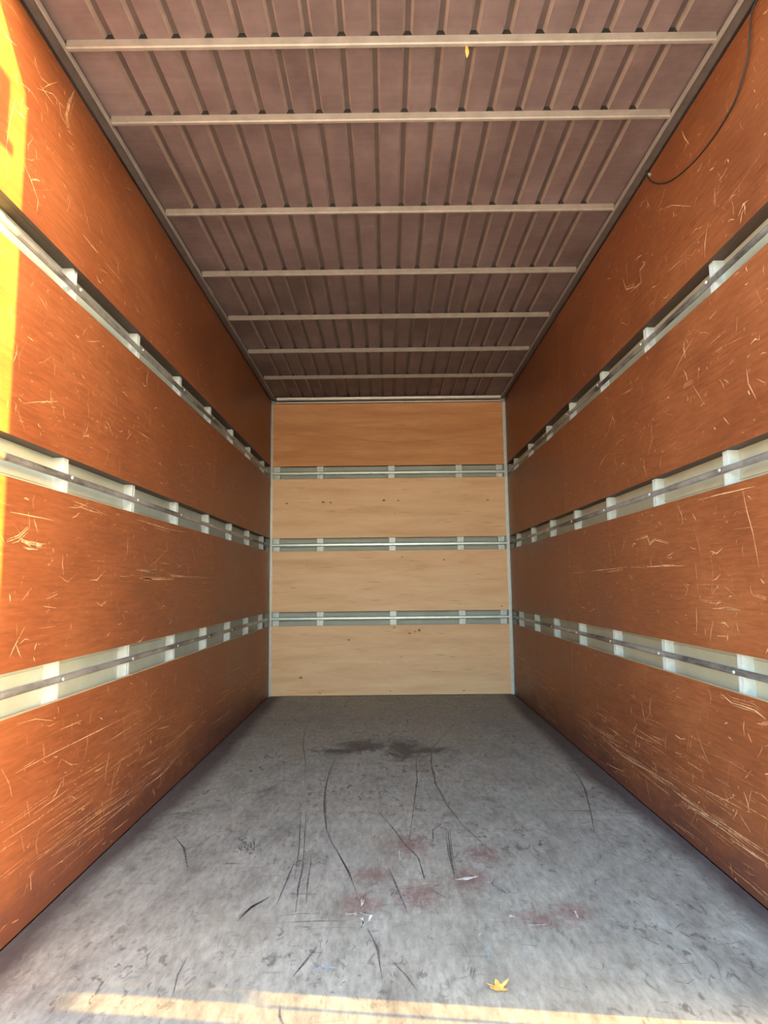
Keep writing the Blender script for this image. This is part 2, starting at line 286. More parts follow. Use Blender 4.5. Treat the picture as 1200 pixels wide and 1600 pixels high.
# ---- pale plywood of the front bulkhead
def mat_back_ply(name, a, b, c_, knots):
    n = NT(name)
    warp = n.noise(n.scaled((0.8, 1, 1.6), 6.0), 1.3, 2, 0.5)
    v = n.scaled((0.9, 1, 7.0), 4.0)
    g = n.noise(v, 1.7, 7, 0.60, 0.5)
    w = n.wave(n.scaled((0.35, 1, 1.0), 2.0), 2.0, 7.0, 2.0, 0.6)
    fine = n.noise(n.scaled((3, 1, 70), 3.0), 4.0, 3, 0.6)
    c = n.ramp(g, (0.28, a), (0.5, b), (0.74, c_))
    c = n.mix(0.10 if knots else 0.18, c, n.ramp(w, (0.2, 0.36), (0.8, 0.60)), 'OVERLAY')
    c = n.mix(0.25, c, n.ramp(fine, (0.3, 0.35), (0.7, 0.62)), 'OVERLAY')
    c = n.mix(n.math('MULTIPLY', n.ramp(warp, (0.55, 0.0), (0.75, 1.0)), 0.35), c, a)
    n.set('Base Color', c); n.set('Roughness', 0.55); n.set('Specular IOR Level', 0.35)
    n.bump(g, 0.06, 0.001)
    return n.mat

def mat_simple(name, col, rough=0.5, metal=0.0, var=0.25, scale=14.0, dark=(0.03, 0.03, 0.03), dirt=0.0, dirt_scale=(3, 3, 3)):
    n = NT(name)
    a = n.noise(n.scaled((1, 1, 1), 3.0), scale, 4, 0.6)
    c = n.mix(var, col, n.ramp(a, (0.3, 0.25), (0.7, 0.75)), 'OVERLAY')
    if dirt:
        d = n.noise(n.scaled(dirt_scale, 2.0), 1.0, 6, 0.65)
        c = n.mix(n.math('MULTIPLY', n.ramp(d, (0.45, 0.0), (0.62, 1.0)), dirt), c, dark)
    n.set('Base Color', c); n.set('Roughness', rough); n.set('Metallic', metal)
    return n.mat

def mat_floor():
    n = NT('worn_grey_floor_plywood')
    v = n.scaled((1, 0.55, 1), 0.0)
    big = n.noise(v, 1.1, 5, 0.6)
    mid = n.noise(n.scaled((2.2, 1.0, 1)), 3.2, 6, 0.68, 0.3)
    fin = n.noise(n.scaled((5.0, 1.6, 1)), 9.0, 6, 0.72)
    c = n.ramp(mid, (0.30, FL_A), (0.50, FL_B), (0.72, FL_C))
    c = n.mix(n.ramp(big, (0.42, 0.0), (0.66, 0.55)), c, FL_W)                      # wood showing through
    c = n.mix(0.55, c, n.ramp(fin, (0.30, 0.20), (0.66, 0.66)), 'OVERLAY')
    gri = n.noise(n.scaled((11, 3.2, 1)), 6.0, 5, 0.75, 0.4)
    c = n.mix(n.math('MULTIPLY', n.ramp(gri, (0.56, 0.0), (0.68, 1.0)), 0.30), c, (0.085, 0.075, 0.075))
    # small dark scuffs
    s = n.noise(n.scaled((9, 5, 1)), 3.0, 3, 0.6, 0.9)
    gate = n.ramp(n.noise(n.scaled((1, 1, 1)), 2.0, 2, 0.5), (0.42, 0.15), (0.62, 1.0))
    c = n.mix(n.math('MULTIPLY', n.math('MULTIPLY', n.ramp(s, (0.58, 0.0), (0.66, 1.0)), gate), 0.68), c, (0.055, 0.045, 0.047))
    s3 = n.noise(n.scaled((3, 14, 1)), 2.4, 3, 0.6, 0.5)
    c = n.mix(n.math('MULTIPLY', n.ramp(s3, (0.64, 0.0), (0.72, 1.0)), 0.35), c, (0.09, 0.075, 0.075))
    # dark red paint worn into the boards
    spl = n.noise(n.scaled((12, 8, 1)), 3.0, 7, 0.8)
    red = None
    for cx, cy, rx, ry in ((0.43, 2.15, 0.17, 0.10), (0.55, 2.19, 0.12, 0.12), (0.25, 2.43, 0.14, 0.16), (0.32, 2.64, 0.13, 0.15),
                           (0.04, 2.74, 0.16, 0.20), (-0.13, 2.25, 0.15, 0.14), (-0.10, 2.47, 0.17, 0.10), (0.06, 2.32, 0.16, 0.18)):
        m = n.blob((cx, cy, 0), (rx*1.15, ry*1.2, 1), 0.95)
        red = m if red is None else n.math('MAXIMUM', red, m)
    red = n.math('MULTIPLY', n.math('SUBTRACT', n.math('ADD', n.math('MULTIPLY', red, 0.40), spl), 0.66), 4.0, True)
    c = n.mix(n.math('MULTIPLY', red, 0.62), c, (0.15, 0.055, 0.055))
    # grease stain far in
    gre = n.math('MAXIMUM', n.math('MAXIMUM', n.blob((-0.20, 4.36, 0), (0.26, 0.30, 1), 0.95), n.blob((0.06, 4.26, 0), (0.22, 0.50, 1), 0.95)),
                 n.math('MAXIMUM', n.blob((-0.33, 4.24, 0), (0.34, 0.12, 1), 0.95), n.blob((0.22, 4.24, 0), (0.26, 0.16, 1), 0.95)))
    gre = n.math('MULTIPLY', n.math('SUBTRACT', n.math('ADD', n.math('MULTIPLY', gre, 0.50), n.noise(n.scaled((4, 3, 1)), 4.0, 7, 0.75, 0.5)), 0.66), 4.5, True)
    c = n.mix(n.math('MULTIPLY', gre, 0.75), c, (0.03, 0.025, 0.03))
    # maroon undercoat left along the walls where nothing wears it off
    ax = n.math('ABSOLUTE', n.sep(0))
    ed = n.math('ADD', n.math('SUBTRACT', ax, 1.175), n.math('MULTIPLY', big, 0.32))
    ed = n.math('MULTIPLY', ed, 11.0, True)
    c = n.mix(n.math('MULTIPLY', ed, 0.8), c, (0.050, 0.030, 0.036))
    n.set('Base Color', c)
    n.set('Roughness', n.ramp(mid, (0.3, 0.5), (0.7, 0.75)))
    n.set('Specular IOR Level', 0.35)
    n.bump(fin, 0.25, 0.002)
    return n.mat

def mat_ceiling():
    n = NT('dull_mauve_brown_roof_sheet')
    a = n.noise(n.scaled((1, 1, 1)), 1.3, 5, 0.65)
    b = n.noise(n.scaled((3, 2, 3)), 3.0, 6, 0.7)
    gr = n.noise(n.scaled((1.5, 22, 1)), 2.0, 4, 0.6)
    c = n.ramp(a, (0.32, CE_A), (0.66, CE_B))
    c = n.mix(0.35, c, n.ramp(b, (0.3, 0.30), (0.7, 0.68)), 'OVERLAY')
    c = n.mix(0.25, c, n.ramp(gr, (0.3, 0.32), (0.7, 0.62)), 'OVERLAY')
    n.set('Base Color', c); n.set('Roughness', 0.6); n.set('Specular IOR Level', 0.4)
    return n.mat

def mat_mark(name, col, base, lo=0.42, hi=0.58, rough=0.6):
    n = NT(name)
    a = n.noise(n.scaled((1, 1, 1)), 55.0, 4, 0.7)
    c = n.mix(n.ramp(a, (lo, 0.0), (hi, 1.0)), base, col)
    n.set('Base Color', c); n.set('Roughness', rough)
    return n.mat

# ---- colours (linear)
SIDE_A, SIDE_B, SIDE_C = (0.155, 0.047, 0.0185), (0.205, 0.066, 0.0245), (0.255, 0.092, 0.035)
PALE_WOOD = (0.50, 0.29, 0.15)
FL_A, FL_B, FL_C, FL_W = (0.170, 0.166, 0.156), (0.262, 0.260, 0.243), (0.335, 0.333, 0.312), (0.32, 0.288, 0.240)
CE_A, CE_B = (0.085, 0.054, 0.053), (0.190, 0.134, 0.132)

M = {}
M['side'] = mat_side_ply()
M['edge_dark'] = mat_simple('dark_sealed_plywood_edge', (0.05, 0.03, 0.022), 0.6)
M['rib'] = mat_simple('lit_rib_slope', (0.28, 0.205, 0.175), 0.5, 0.2, 0.3, 12)  # groove slopes: light on the rib sides put into the colour
M['rib_dark'] = mat_simple('shaded_rib_top', (0.085, 0.060, 0.058), 0.6, 0.0, 0.3, 12)  # groove tops: shade inside the rib painted as a darker tone
M['lip'] = mat_simple('worn_lip_steel', (0.34, 0.31, 0.28), 0.4, 0.3)
M['edge'] = mat_simple('raw_plywood_edge', (0.52, 0.35, 0.20), 0.7)
M['back'] = mat_back_ply('pale_plywood', (0.66, 0.42, 0.235), (0.77, 0.52, 0.315), (0.83, 0.60, 0.39), True)
M['back_top'] = mat_back_ply('orange_veined_plywood', (0.50, 0.23, 0.09), (0.60, 0.30, 0.13), (0.67, 0.37, 0.18), False)
M['galv'] = mat_simple('galvanised_steel', (0.56, 0.63, 0.65), 0.42, 0.2, 0.3, 30)
M['rail'] = mat_simple('scuffed_dark_rail_steel', (0.40, 0.40, 0.41), 0.42, 0.6, 0.3, 20, (0.035, 0.030, 0.035), 0.92, (3, 1.6, 6))
M['rail_back'] = mat_simple('bright_galvanised_rail', (0.52, 0.64, 0.66), 0.36, 0.5, 0.25, 20)
M['skin_l'] = mat_simple('pale_green_white_outer_skin', (0.40, 0.46, 0.43), 0.5, 0.0, 0.2, 5)
M['skin_r'] = mat_simple('cream_outer_skin', (0.42, 0.41, 0.32), 0.5, 0.0, 0.2, 5)
M['skin_b'] = mat_simple('grey_green_bulkhead_skin', (0.36, 0.40, 0.37), 0.5, 0.0, 0.2, 5)
M['alu'] = mat_simple('dull_aluminium', (0.50, 0.52, 0.51), 0.42, 0.5, 0.25, 25)
M['beam'] = mat_simple('dusty_beam_steel', (0.27, 0.235, 0.205), 0.5, 0.25, 0.3, 18)
M['cant'] = mat_simple('dark_grey_cant_rail', (0.125, 0.11, 0.105), 0.45, 0.3, 0.3, 18)
M['header'] = mat_simple('pale_header_steel', (0.70, 0.68, 0.64), 0.4, 0.3, 0.3, 18)
M['dark'] = mat_simple('black_rubber_and_gap_shade', (0.012, 0.012, 0.013), 0.6, 0.0, 0.1)  # cable rubber, also the painted shade in roof and header gaps
M['floor'] = mat_floor()
M['sub'] = mat_simple('dark_subfloor', (0.06, 0.045, 0.045), 0.8)
M['ceil'] = mat_ceiling()
M['outer'] = mat_simple('white_body_paint', (0.65, 0.66, 0.66), 0.4)
M['asphalt'] = mat_simple('pale_dusty_concrete_ground', (0.55, 0.53, 0.49), 0.9, 0, 0.4, 3)
M['scr_pale'] = mat_mark('scraped_pale_wood', (0.60, 0.38, 0.22), (0.34, 0.15, 0.065), 0.36, 0.52)
M['scr_mid'] = mat_mark('faint_scrape', (0.42, 0.21, 0.10), (0.24, 0.085, 0.032), 0.40, 0.58)
M['scuff'] = mat_mark('black_rubber_scuff', (0.045, 0.041, 0.046), (0.17, 0.165, 0.165), 0.32, 0.62)
M['white'] = mat_mark('worn_white_paint', (0.75, 0.75, 0.73), (0.42, 0.40, 0.40), 0.35, 0.55)
M['blue'] = mat_mark('blue_paint_smear', (0.10, 0.24, 0.42), (0.30, 0.31, 0.33), 0.40, 0.60)
M['ring'] = mat_mark('veneer_growth_ring', (0.34, 0.13, 0.045), (0.54, 0.26, 0.11), 0.40, 0.60)
M['knot'] = mat_mark('dark_knot_wood', (0.10, 0.05, 0.03), (0.40, 0.24, 0.13), 0.35, 0.60)

# ------------------------------------------------------------------ dimensions (metres)
HW = 1.175                     # half width between plywood faces
Y0, Y1 = 1.61, 6.287           # rear opening, front bulkhead
ROWS = [(0.004, 0.665), (0.800, 1.388), (1.517, 2.107), (2.235, 2.898)]
RAILZ = [0.734, 1.450, 2.165]
T = 0.018                      # plywood
CAV = 0.040                    # stud depth
ZC = 2.905                     # underside of roof beams
ZS = 2.936                     # underside of roof sheet
STUDY = [1.66 + 0.622*k for k in range(8)]

# ------------------------------------------------------------------ ground outside and floor
g = build('ground', MB().box((-30, -40, -0.80), (30, 40, -0.70)), M['asphalt'])
tag(g, 'pale concrete yard below the truck body', 'ground', 'structure')

floor = build('floor', MB().box((-HW-T-CAV, Y0, -0.10), (HW+T+CAV, Y1+T+CAV, -0.022)), M['sub'])
tag(floor, 'worn grey plywood cargo floor with scuffs and red paint stains', 'floor', 'structure')
SEAMS = [Y0, 2.149, 3.103, 4.640, Y1]
for a, b in zip(SEAMS[:-1], SEAMS[1:]):
    build('floor_board', MB().box((-HW+0.001, a+0.0012, -0.021), (HW-0.001, b-0.0012, 0.0)), M['floor'], floor)

# ------------------------------------------------------------------ stud and rail profiles
def stud_profile(w=0.0165, c=0.004, d=0.006):
    #      # half width, half groove, groove depth
    return [(-w, -CAV), (-w, 0), (-c, 0), (-c, -d), (c, -d), (c, 0), (w, 0), (w, -CAV)]
def rail_profile(h=0.012, t=0.011):
    return [(-h, 0), (-h, t*0.55), (-h*0.55, t), (h*0.55, t), (h, t*0.55), (h, 0)]

def disc(r, h, fn, seg=10):
    mb = MB(); mb.extrude([(r*math.cos(2*math.pi*i/seg), r*math.sin(2*math.pi*i/seg)) for i in range(seg)], fn, 0, h)
    return mb

def scratches(panel, side, y0, y1, z0, z1, row):
    """pale scrapes in the coating of one panel"""
    x = side*(HW - 0.0003)
    fn = (lambda p, q: (x, p, q)) if side < 0 else (lambda p, q: (x, p, q))
    mb = MB()
    def inside(pts): return all(y0+0.004 < p < y1-0.004 and z0+0.004 < q < z1-0.004 for p, q in pts)
    for w, pts in (LM if side < 0 else RM):
        c = [sum(p[0] for p in pts)/len(pts), sum(p[1] for p in pts)/len(pts)]
        if y0 < c[0] < y1 and z0 < c[1] < z1:
            pts = [(min(max(p, y0+0.006), y1-0.006), min(max(q, z0+0.006), z1-0.006)) for p, q in pts]
            if w <= 6:
                if z1 < 0.7 and max(q for p, q in pts) < 0.45:      # rubbed bands low on the wall
                    pts = [(p+random.gauss(0, 0.04), min(max(q+random.gauss(0, 0.007), z0+0.006), z1-0.006)) for p, q in pts]
                    pts = [(min(max(p, y0+0.006), y1-0.006), q) for p, q in pts]
                    mb.ribbon(pts, w*0.001*0.5, fn, 1 if random.random() < 0.6 else 0, jag=0.7)
                else:
                    mb.ribbon(pts, w*0.001*0.6, fn, 0 if w > 4 else random.choice((0, 1)), jag=0.5)
            else:                                  # a wider scrape is a bundle of strokes
                mb.ribbon(pts, w*0.001*0.5, fn, 0, jag=0.7)
                for _ in range(max(2, w//3)):
                    dy, dz = random.gauss(0, w*0.0006), random.gauss(0, w*0.00045)
                    t0 = random.uniform(0, 0.5)
                    q = [(p+dy, z+dz) for p, z in pts]
                    q[0] = (q[0][0]+(q[1][0]-q[0][0])*t0, q[0][1]+(q[1][1]-q[0][1])*t0)
                    if inside(q): mb.ribbon(q, random.uniform(0.0015, 0.004), fn, random.choice((0, 1)), jag=0.7)
    area = (y1-y0)*(z1-z0)
    near = y0 < 3
    n = int(area*(135 if near else 40)*(1.25 if row == 0 else 1.0))
    for _ in range(n):
        y = random.uniform(y0, y1); z = random.uniform(z0, z1)
        L = min(0.22, random.expovariate(1/0.035)+0.008)
        a = random.choice((random.gauss(0, 0.25), random.gauss(math.pi/2, 0.35), random.uniform(0, math.pi)))
        dx, dz = math.cos(a)*L/2, math.sin(a)*L/2
        b = random.uniform(-0.2, 0.2)*L
        pts = [(y-dx, z-dz), (y-dz*0+b*math.sin(a), z+b*math.cos(a)), (y+dx, z+dz)]
        if inside(pts): mb.ribbon(pts, random.choice((0.0018, 0.0025, 0.0035, 0.005)), fn, 1 if random.random() < 0.55 else 0, jag=0.5)
    if row == 0:                                   # long rubbing marks of loads sliding along the wall
        for _ in range(int((y1-y0)*48)):
            y = random.uniform(y0, y1); z = random.gauss(0.27, 0.07) if random.random() < 0.6 else random.uniform(0.03, 0.45)
            L = random.uniform(0.05, 0.42); s = random.gauss(0.0, 0.03)
            pts = [(y, z), (y+L*0.5, z+s*L*0.5+random.gauss(0, 0.002)), (y+L, z+s*L)]
            if inside(pts): mb.ribbon(pts, random.uniform(0.0012, 0.0035), fn, 1 if random.random() < 0.7 else 0, jag=0.6)
    if mb.f:
        s = build('scratches', mb, [M['scr_pale'], M['scr_mid']], panel)
        tag(s, 'pale scratches through the red-brown coating', None, 'stuff')

def side_wall(name, side, joint, skin, label):
    xo = side*(HW+T+CAV)
    mb = MB()
    mb.box((min(xo, xo+side*0.015), Y0, -0.1), (max(xo, xo+side*0.015), Y1+T+CAV, 3.0))
    for z in (0.775, 1.415, 2.200):                                   # pressed crease of the outer sheet
        mb.box((min(xo, xo-side*0.003), Y0, z-0.004), (max(xo, xo-side*0.003), Y1, z+0.004))
    wall = build(name, mb, skin)
    tag(wall, label, 'wall', 'structure')
    # plywood panels, two sheets long and four rows high
    for r, (z0, z1) in enumerate(ROWS):
        for y0, y1 in ((Y0+0.005, joint-0.0012), (joint+0.0012, Y1-0.001)):
            mb = MB(); mb.edge_faces = (0, 1, 2, 3)
            a, b = sorted((side*HW, side*(HW+T)))
            mb.box((a, y0, z0), (b, y1, z1), 0, 1); mb.m[0] = 2; mb.m[2] = mb.m[3] = 0
            p = build('plywood_panel', mb, [M['side'], M['edge'], M['edge_dark']], wall, bevel=0.0012)
            scratches(p, side, y0, y1, z0, z1, r)
    # studs
    fn = lambda p, q, t: (side*(HW+T) - side*q, p*side, t)
    me = MB().extrude(stud_profile(), fn, 0.0, 2.90).mesh('stud', M['galv'])
    for y in STUDY:
        link('stud', me, wall, (0, y, 0))
    # dark battens closing the cavity behind the lower edge of each upper panel
    a, b = sorted((side*(HW+T+0.001), side*(HW+T+CAV-0.001)))
    me = MB().box((a, 0.018, 0.0), (b, 0.604, 0.060)).mesh('batten', M['edge_dark'])
    for z0, z1 in ROWS[1:]:
        for y in STUDY[:-1]:
            link('batten', me, wall, (0, y, z0+0.001))
        link('batten', MB().box((a, 0.018, 0.0), (b, Y1-STUDY[-1]-0.002, 0.060)).mesh('batten', M['edge_dark']), wall, (0, STUDY[-1], z0+0.001))
    # tie rails, riveted to each stud
    rv = disc(0.006, 0.004, lambda p, q, t: (-side*t, p, q)).mesh('rivet', M['galv'])
    for z in RAILZ:
        fr = lambda p, q, t: (side*(HW+T) - side*q, t, z+p)
        rl = build('tie_rail', MB().extrude(rail_profile(), fr, Y0+0.01, Y1-0.002), M['rail'], wall)
        tag(rl, 'dark scuffed steel tie rail')
        for y in STUDY:
            link('rivet', rv, rl, (side*(HW+0.001), y+0.010, z))
    return wall

wall_left = side_wall('wall_left', -1, 4.206, M['skin_l'], 'left red-brown plywood cargo wall with three slotted tie rail bands')
wall_right = side_wall('wall_right', 1, 4.290, M['skin_r'], 'right red-brown plywood cargo wall below the hanging cable')

# ------------------------------------------------------------------ front bulkhead
yb = Y1+T+CAV
mb = MB().box((-HW-T-CAV-0.015, yb, -0.1), (HW+T+CAV+0.015, yb+0.015, 3.0))
wall_back = build('wall_back', mb, M['skin_b'])
tag(wall_back, 'pale plywood end wall with three galvanised rail bands', 'wall', 'structure')
KN = [(-1.016, 1.862, 9), (0.975, 1.878, 10), (-0.654, 1.871, 14), (-0.58, 1.868, 9), (-0.052, 1.883, 14), (0.09, 1.882, 8), (0.182, 0.582, 12), (0.275, 0.611, 13), (0.235, 0.598, 8),
      (0.034, 0.640, 8), (-0.87, 0.175, 12), (-0.685, 0.029, 8), (-0.011, 0.040, 7), (0.694, 0.039, 8), (-0.407, 0.527, 8), (0.53, 1.29, 9), (0.12, 1.32, 7), (-0.82, 1.25, 6), (1.08, 0.835, 8), (0.05, 1.75, 5), (0.10, 0.36, 6)]
for r, (z0, z1) in enumerate(ROWS):
    z1 = 2.872 if r == 3 else z1
    mb = MB(); mb.edge_faces = (0, 1, 4, 5)
    mb.box((-HW+0.012, Y1, z0), (HW-0.012, Y1+T, z1), 0, 1); mb.m[0] = 2
    p = build('plywood_panel', mb, [M['back_top'] if r == 3 else M['back'], M['edge'], M['edge_dark']], wall_back, bevel=0.0012)
    mk = MB(); fk = lambda a, b: (a, Y1-0.0004, b)
    for x, z, w in KN:
        if z0 < z < z1: mk.ribbon([(x-w*0.0013, z-0.002), (x, z+0.002), (x+w*0.0013, z)], w*0.0016, fk, 0, jag=0.5)
    for _ in range(26 if r < 3 else 6):
        x = random.uniform(-1.05, 1.0); z = random.uniform(z0+0.03, z1-0.03); L = random.uniform(0.03, 0.16)
        mk.ribbon([(x, z), (x+L/2, z+random.gauss(0, 0.003)), (x+L, z+random.gauss(0, 0.004))], random.uniform(0.001, 0.003), fk, 0, jag=0.5)
    if r == 3:                                     # sweeping growth rings of the veneer
        for arc, w in (([(-1.15, 2.72), (-0.75, 2.59), (-0.05, 2.475), (0.6, 2.50), (1.15, 2.58)], 0.006), ([(-0.45, 2.60), (-0.15, 2.63), (0.2, 2.605)], 0.004),
                       ([(-1.15, 2.80), (-0.6, 2.67), (0.0, 2.60), (0.7, 2.62), (1.15, 2.70)], 0.003), ([(-1.15, 2.62), (-0.6, 2.48), (0.1, 2.40), (0.8, 2.43), (1.15, 2.47)], 0.003)):
            mk.ribbon([q for q in smooth(arc, 6)], w, fk, 1, jag=0.5)
    k = build('knots_and_nail_marks', mk, [M['knot'], M['ring']], p)
    tag(k, 'dark knots and nail marks in the pale veneer', None, 'stuff')
me = MB().extrude(stud_profile(0.031, 0.006, 0.012), lambda p, q, t: (p, Y1+T-q, t), 0.0, 2.86).mesh('stud', M['galv'])
BX = [-1.118, -0.686, 0.025, 0.698, 1.100]
for x in BX:
    link('stud', me, wall_back, (x, 0, 0))
for z0, z1 in ROWS[1:]:
    for xa, xb in zip(BX[:-1], BX[1:]):
        build('batten', MB().box((xa+0.032, Y1+T+0.001, z0+0.001), (xb-0.032, Y1+T+CAV-0.001, z0+0.060)), M['edge_dark'], wall_back)
rv = disc(0.006, 0.004, lambda p, q, t: (p, -t, q)).mesh('rivet', M['galv'])
for z in RAILZ:
    fr = lambda p, q, t: (t, Y1+T-q, z+p)
    rl = build('tie_rail', MB().extrude(rail_profile(0.015, 0.013), fr, -HW+0.004, HW-0.004), M['rail_back'], wall_back)
    tag(rl, 'bright galvanised tie rail')
    for x in BX:
        link('rivet', rv, rl, (x, Y1-0.001, z))

# corner angles
for side, nm, lb in ((-1, 'trim_1', 'thin grey metal angle up the left back corner'), (1, 'trim_2', 'brighter metal angle up the right back corner')):
    mb = MB()
    a = 0.020 if side < 0 else 0.026
    pr = [(0, 0), (a, 0), (a, -0.003), (0.004, -0.003), (0.004, -a), (0, -a)]
    mb.extrude(pr, lambda p, q, t: (side*(HW-0.0005-p), Y1-0.0005+q, t), 0.0, 2.87)
    t = build(nm, mb, M['alu'] if side < 0 else M['galv'])
    tag(t, lb, 'trim', 'structure')

# ------------------------------------------------------------------ ceiling
NG, PG = 18, 0.1145
prof = [(-HW-T-CAV, ZS)]
for k in range(NG):
    c = (k-(NG-1)/2)*PG
    prof += [(c-0.018, ZS), (c-0.009, ZS+0.018), (c+0.009, ZS+0.018), (c+0.018, ZS)]
prof += [(HW+T+CAV, ZS), (HW+T+CAV, ZS+0.03), (-HW-T-CAV, ZS+0.03)]
mb = MB(); mb.extrude(prof, lambda p, q, t: (p, t, q), Y0, Y1+T+CAV)
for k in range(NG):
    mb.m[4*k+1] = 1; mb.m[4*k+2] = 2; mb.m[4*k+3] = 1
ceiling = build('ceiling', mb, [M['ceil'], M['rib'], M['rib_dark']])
tag(ceiling, 'dull mauve-brown ribbed roof sheet carried on steel beams', 'ceiling', 'structure')
o = build('outer_roof', MB().box((-HW-T-CAV-0.015, Y0, ZS+0.032), (HW+T+CAV+0.015, yb+0.015, ZS+0.075)), M['outer'], ceiling)
bp = [(0, ZC+0.004), (0.004, ZC), (0.016, ZC), (0.020, ZC+0.004), (0.020, ZS-0.0005), (0, ZS-0.0005)]
BEAMY = [1.655, 2.010, 2.372, 3.012, 3.652, 4.292, 4.936, 5.590]
me = MB().extrude(bp, lambda p, q, t: (t, p, q), -HW+0.052, HW-0.052).mesh('roof_beam', M['beam'])
plug = MB().extrude([(-0.0165, ZS+0.0005), (-0.0085, ZS+0.0172), (0.0085, ZS+0.0172), (0.0165, ZS+0.0005)], lambda p, q, t: (p, t, q), 0.0, 0.018).mesh('gap_shade_plug', M['dark'])
for y in BEAMY:
    bm_ = link('roof_beam', me, ceiling, (0, y, 0))
    for k in range(NG):                             # black plug added in each rib to paint the dark gap over the beam
        link('gap_shade_plug', plug, bm_, ((k-(NG-1)/2)*PG, 0.001, 0))
for side, nm, lb in ((-1, 'trim_3', 'dark steel cant rail along the left wall top'), (1, 'trim_4', 'dark steel cant rail along the right wall top by the cable')):
    # hollow rail with a thin bright lip on its inner edge and a shadow gap over the wall
    pr = [(0.0, ZC+0.010), (0.006, ZC+0.002), (0.036, ZC+0.002), (0.040, ZC-0.004), (0.045, ZC-0.004), (0.045, ZS-0.0005), (0.0, ZS-0.0005)]
    mb = MB().extrude(pr, lambda p, q, t: (side*(HW-p), t, q), Y0, Y1-0.001)
    t = build(nm, mb, M['cant'])
    build('lip', MB().box((min(side*(HW-0.0455), side*(HW-0.0515)), Y0, ZC-0.006), (max(side*(HW-0.0455), side*(HW-0.0515)), Y1-0.06, ZC+0.012)), M['lip'], t)
    tag(t, lb, 'trim', 'structure')
# pale header where roof and end wall meet
mb = MB()
pr = [(0.0, 2.900), (-0.046, 2.900), (-0.056, 2.906), (-0.058, 2.918), (-0.052, 2.928), (0.0, 2.928)]
mb.extrude(pr, lambda p, q, t: (t, Y1+p, q), -HW+0.06, HW-0.05)
h = build('trim_5', mb, M['header'])
tag(h, 'pale rounded steel header across the top of the end wall', 'trim', 'structure')
build('lower_flange', MB().box((-HW+0.05, Y1-0.030, 2.876), (HW-0.05, Y1-0.0005, 2.886)), M['header'], h, bevel=0.002)
build('gap_shade_strip', MB().box((-HW+0.05, Y1-0.022, 2.886), (HW-0.05, Y1-0.001, 2.900)), M['dark'], h)  # black strip added as the shade in the gap between header bars

# ------------------------------------------------------------------ rear door, swung open in line with the right wall
# (beside the camera; low sun comes in through the slit at its hinges)
DX = HW+T+CAV
door = build('door_1', MB().box((DX-0.045, Y0-1.30, -0.02), (DX+0.005, Y0-0.125, 2.93)), M['outer'], bevel=0.004)
tag(door, 'white rear door swung open beside the right wall', 'door', 'structure')
for z0, z1, ya, yb_ in ((0.22, 0.46, 0.052, 0.004), (0.285, 0.46, 0.16, 0.05), (1.30, 1.42, 0.16, 0.06), (2.70, 2.74, 0.16, 0.060), (2.74, 2.93, 0.16, 0.093)):
    build('hinge', MB().box((DX-0.012, Y0-ya, z0), (DX+0.004, Y0-yb_, z1)), M['galv'], door)
build('locking_bar', MB().tube([(DX-0.02, Y0-0.056, 0.10), (DX-0.02, Y0-0.056, 0.215)], 0.006), M['galv'], door)

# ------------------------------------------------------------------ marks on the floor (children of the floor)
ff = lambda p, q: (p, q, 0.0004)
mb = MB()
for w, pts in FM:
    if w < 10: mb.ribbon(pts, w*0.001*1.15, ff, 0, jag=0.5)
    elif w < 45:
        for _ in range(max(3, w//3)):
            dx, dy = random.gauss(0, w*0.0004), random.gauss(0, w*0.0009)
            mb.ribbon([(p+dx+random.gauss(0, 0.004), q+dy+random.gauss(0, 0.006)) for p, q in pts], random.uniform(0.003, 0.008), ff, 0, jag=0.8)
for _ in range(520):
    x = random.uniform(-1.05, 1.05); y = random.uniform(1.7, 6.1); L = min(0.3, random.expovariate(1/0.05)+0.01)
    a = random.choice((random.gauss(math.pi/2, 0.3), random.gauss(0, 0.3), random.uniform(0, math.pi)))
    b = random.gauss(0, 0.12)*L
    mb.ribbon([(x-math.cos(a)*L/2, y-math.sin(a)*L/2), (x-b*math.sin(a), y+b*math.cos(a)), (x+math.cos(a)*L/2, y+math.sin(a)*L/2)], random.choice((0.003, 0.004, 0.006, 0.010))*min(1.0, y/5.0), ff, 0, jag=0.6)
s = build('scuff_marks', mb, M['scuff'], floor); tag(s, 'curving black rubber scuff marks', None, 'stuff')
mb = MB()
for w, pts in WM:
    for _ in range(3):
        mb.ribbon([(p+random.gauss(0, w*0.0003), q+random.gauss(0, w*0.0004)) for p, q in pts], w*0.0005, lambda p, q: (p, q, 0.0007), 0, jag=0.8)
s = build('white_paint_marks', mb, M['white'], floor); tag(s, 'small worn white paint marks', None, 'stuff')
mb = MB()
for w, pts in BM: mb.ribbon(pts, w*0.001, lambda p, q: (p, q, 0.0006), 0, jag=0.5)
s = build('blue_paint_smears', mb, M['blue'], floor); tag(s, 'faint blue paint smears', None, 'stuff')

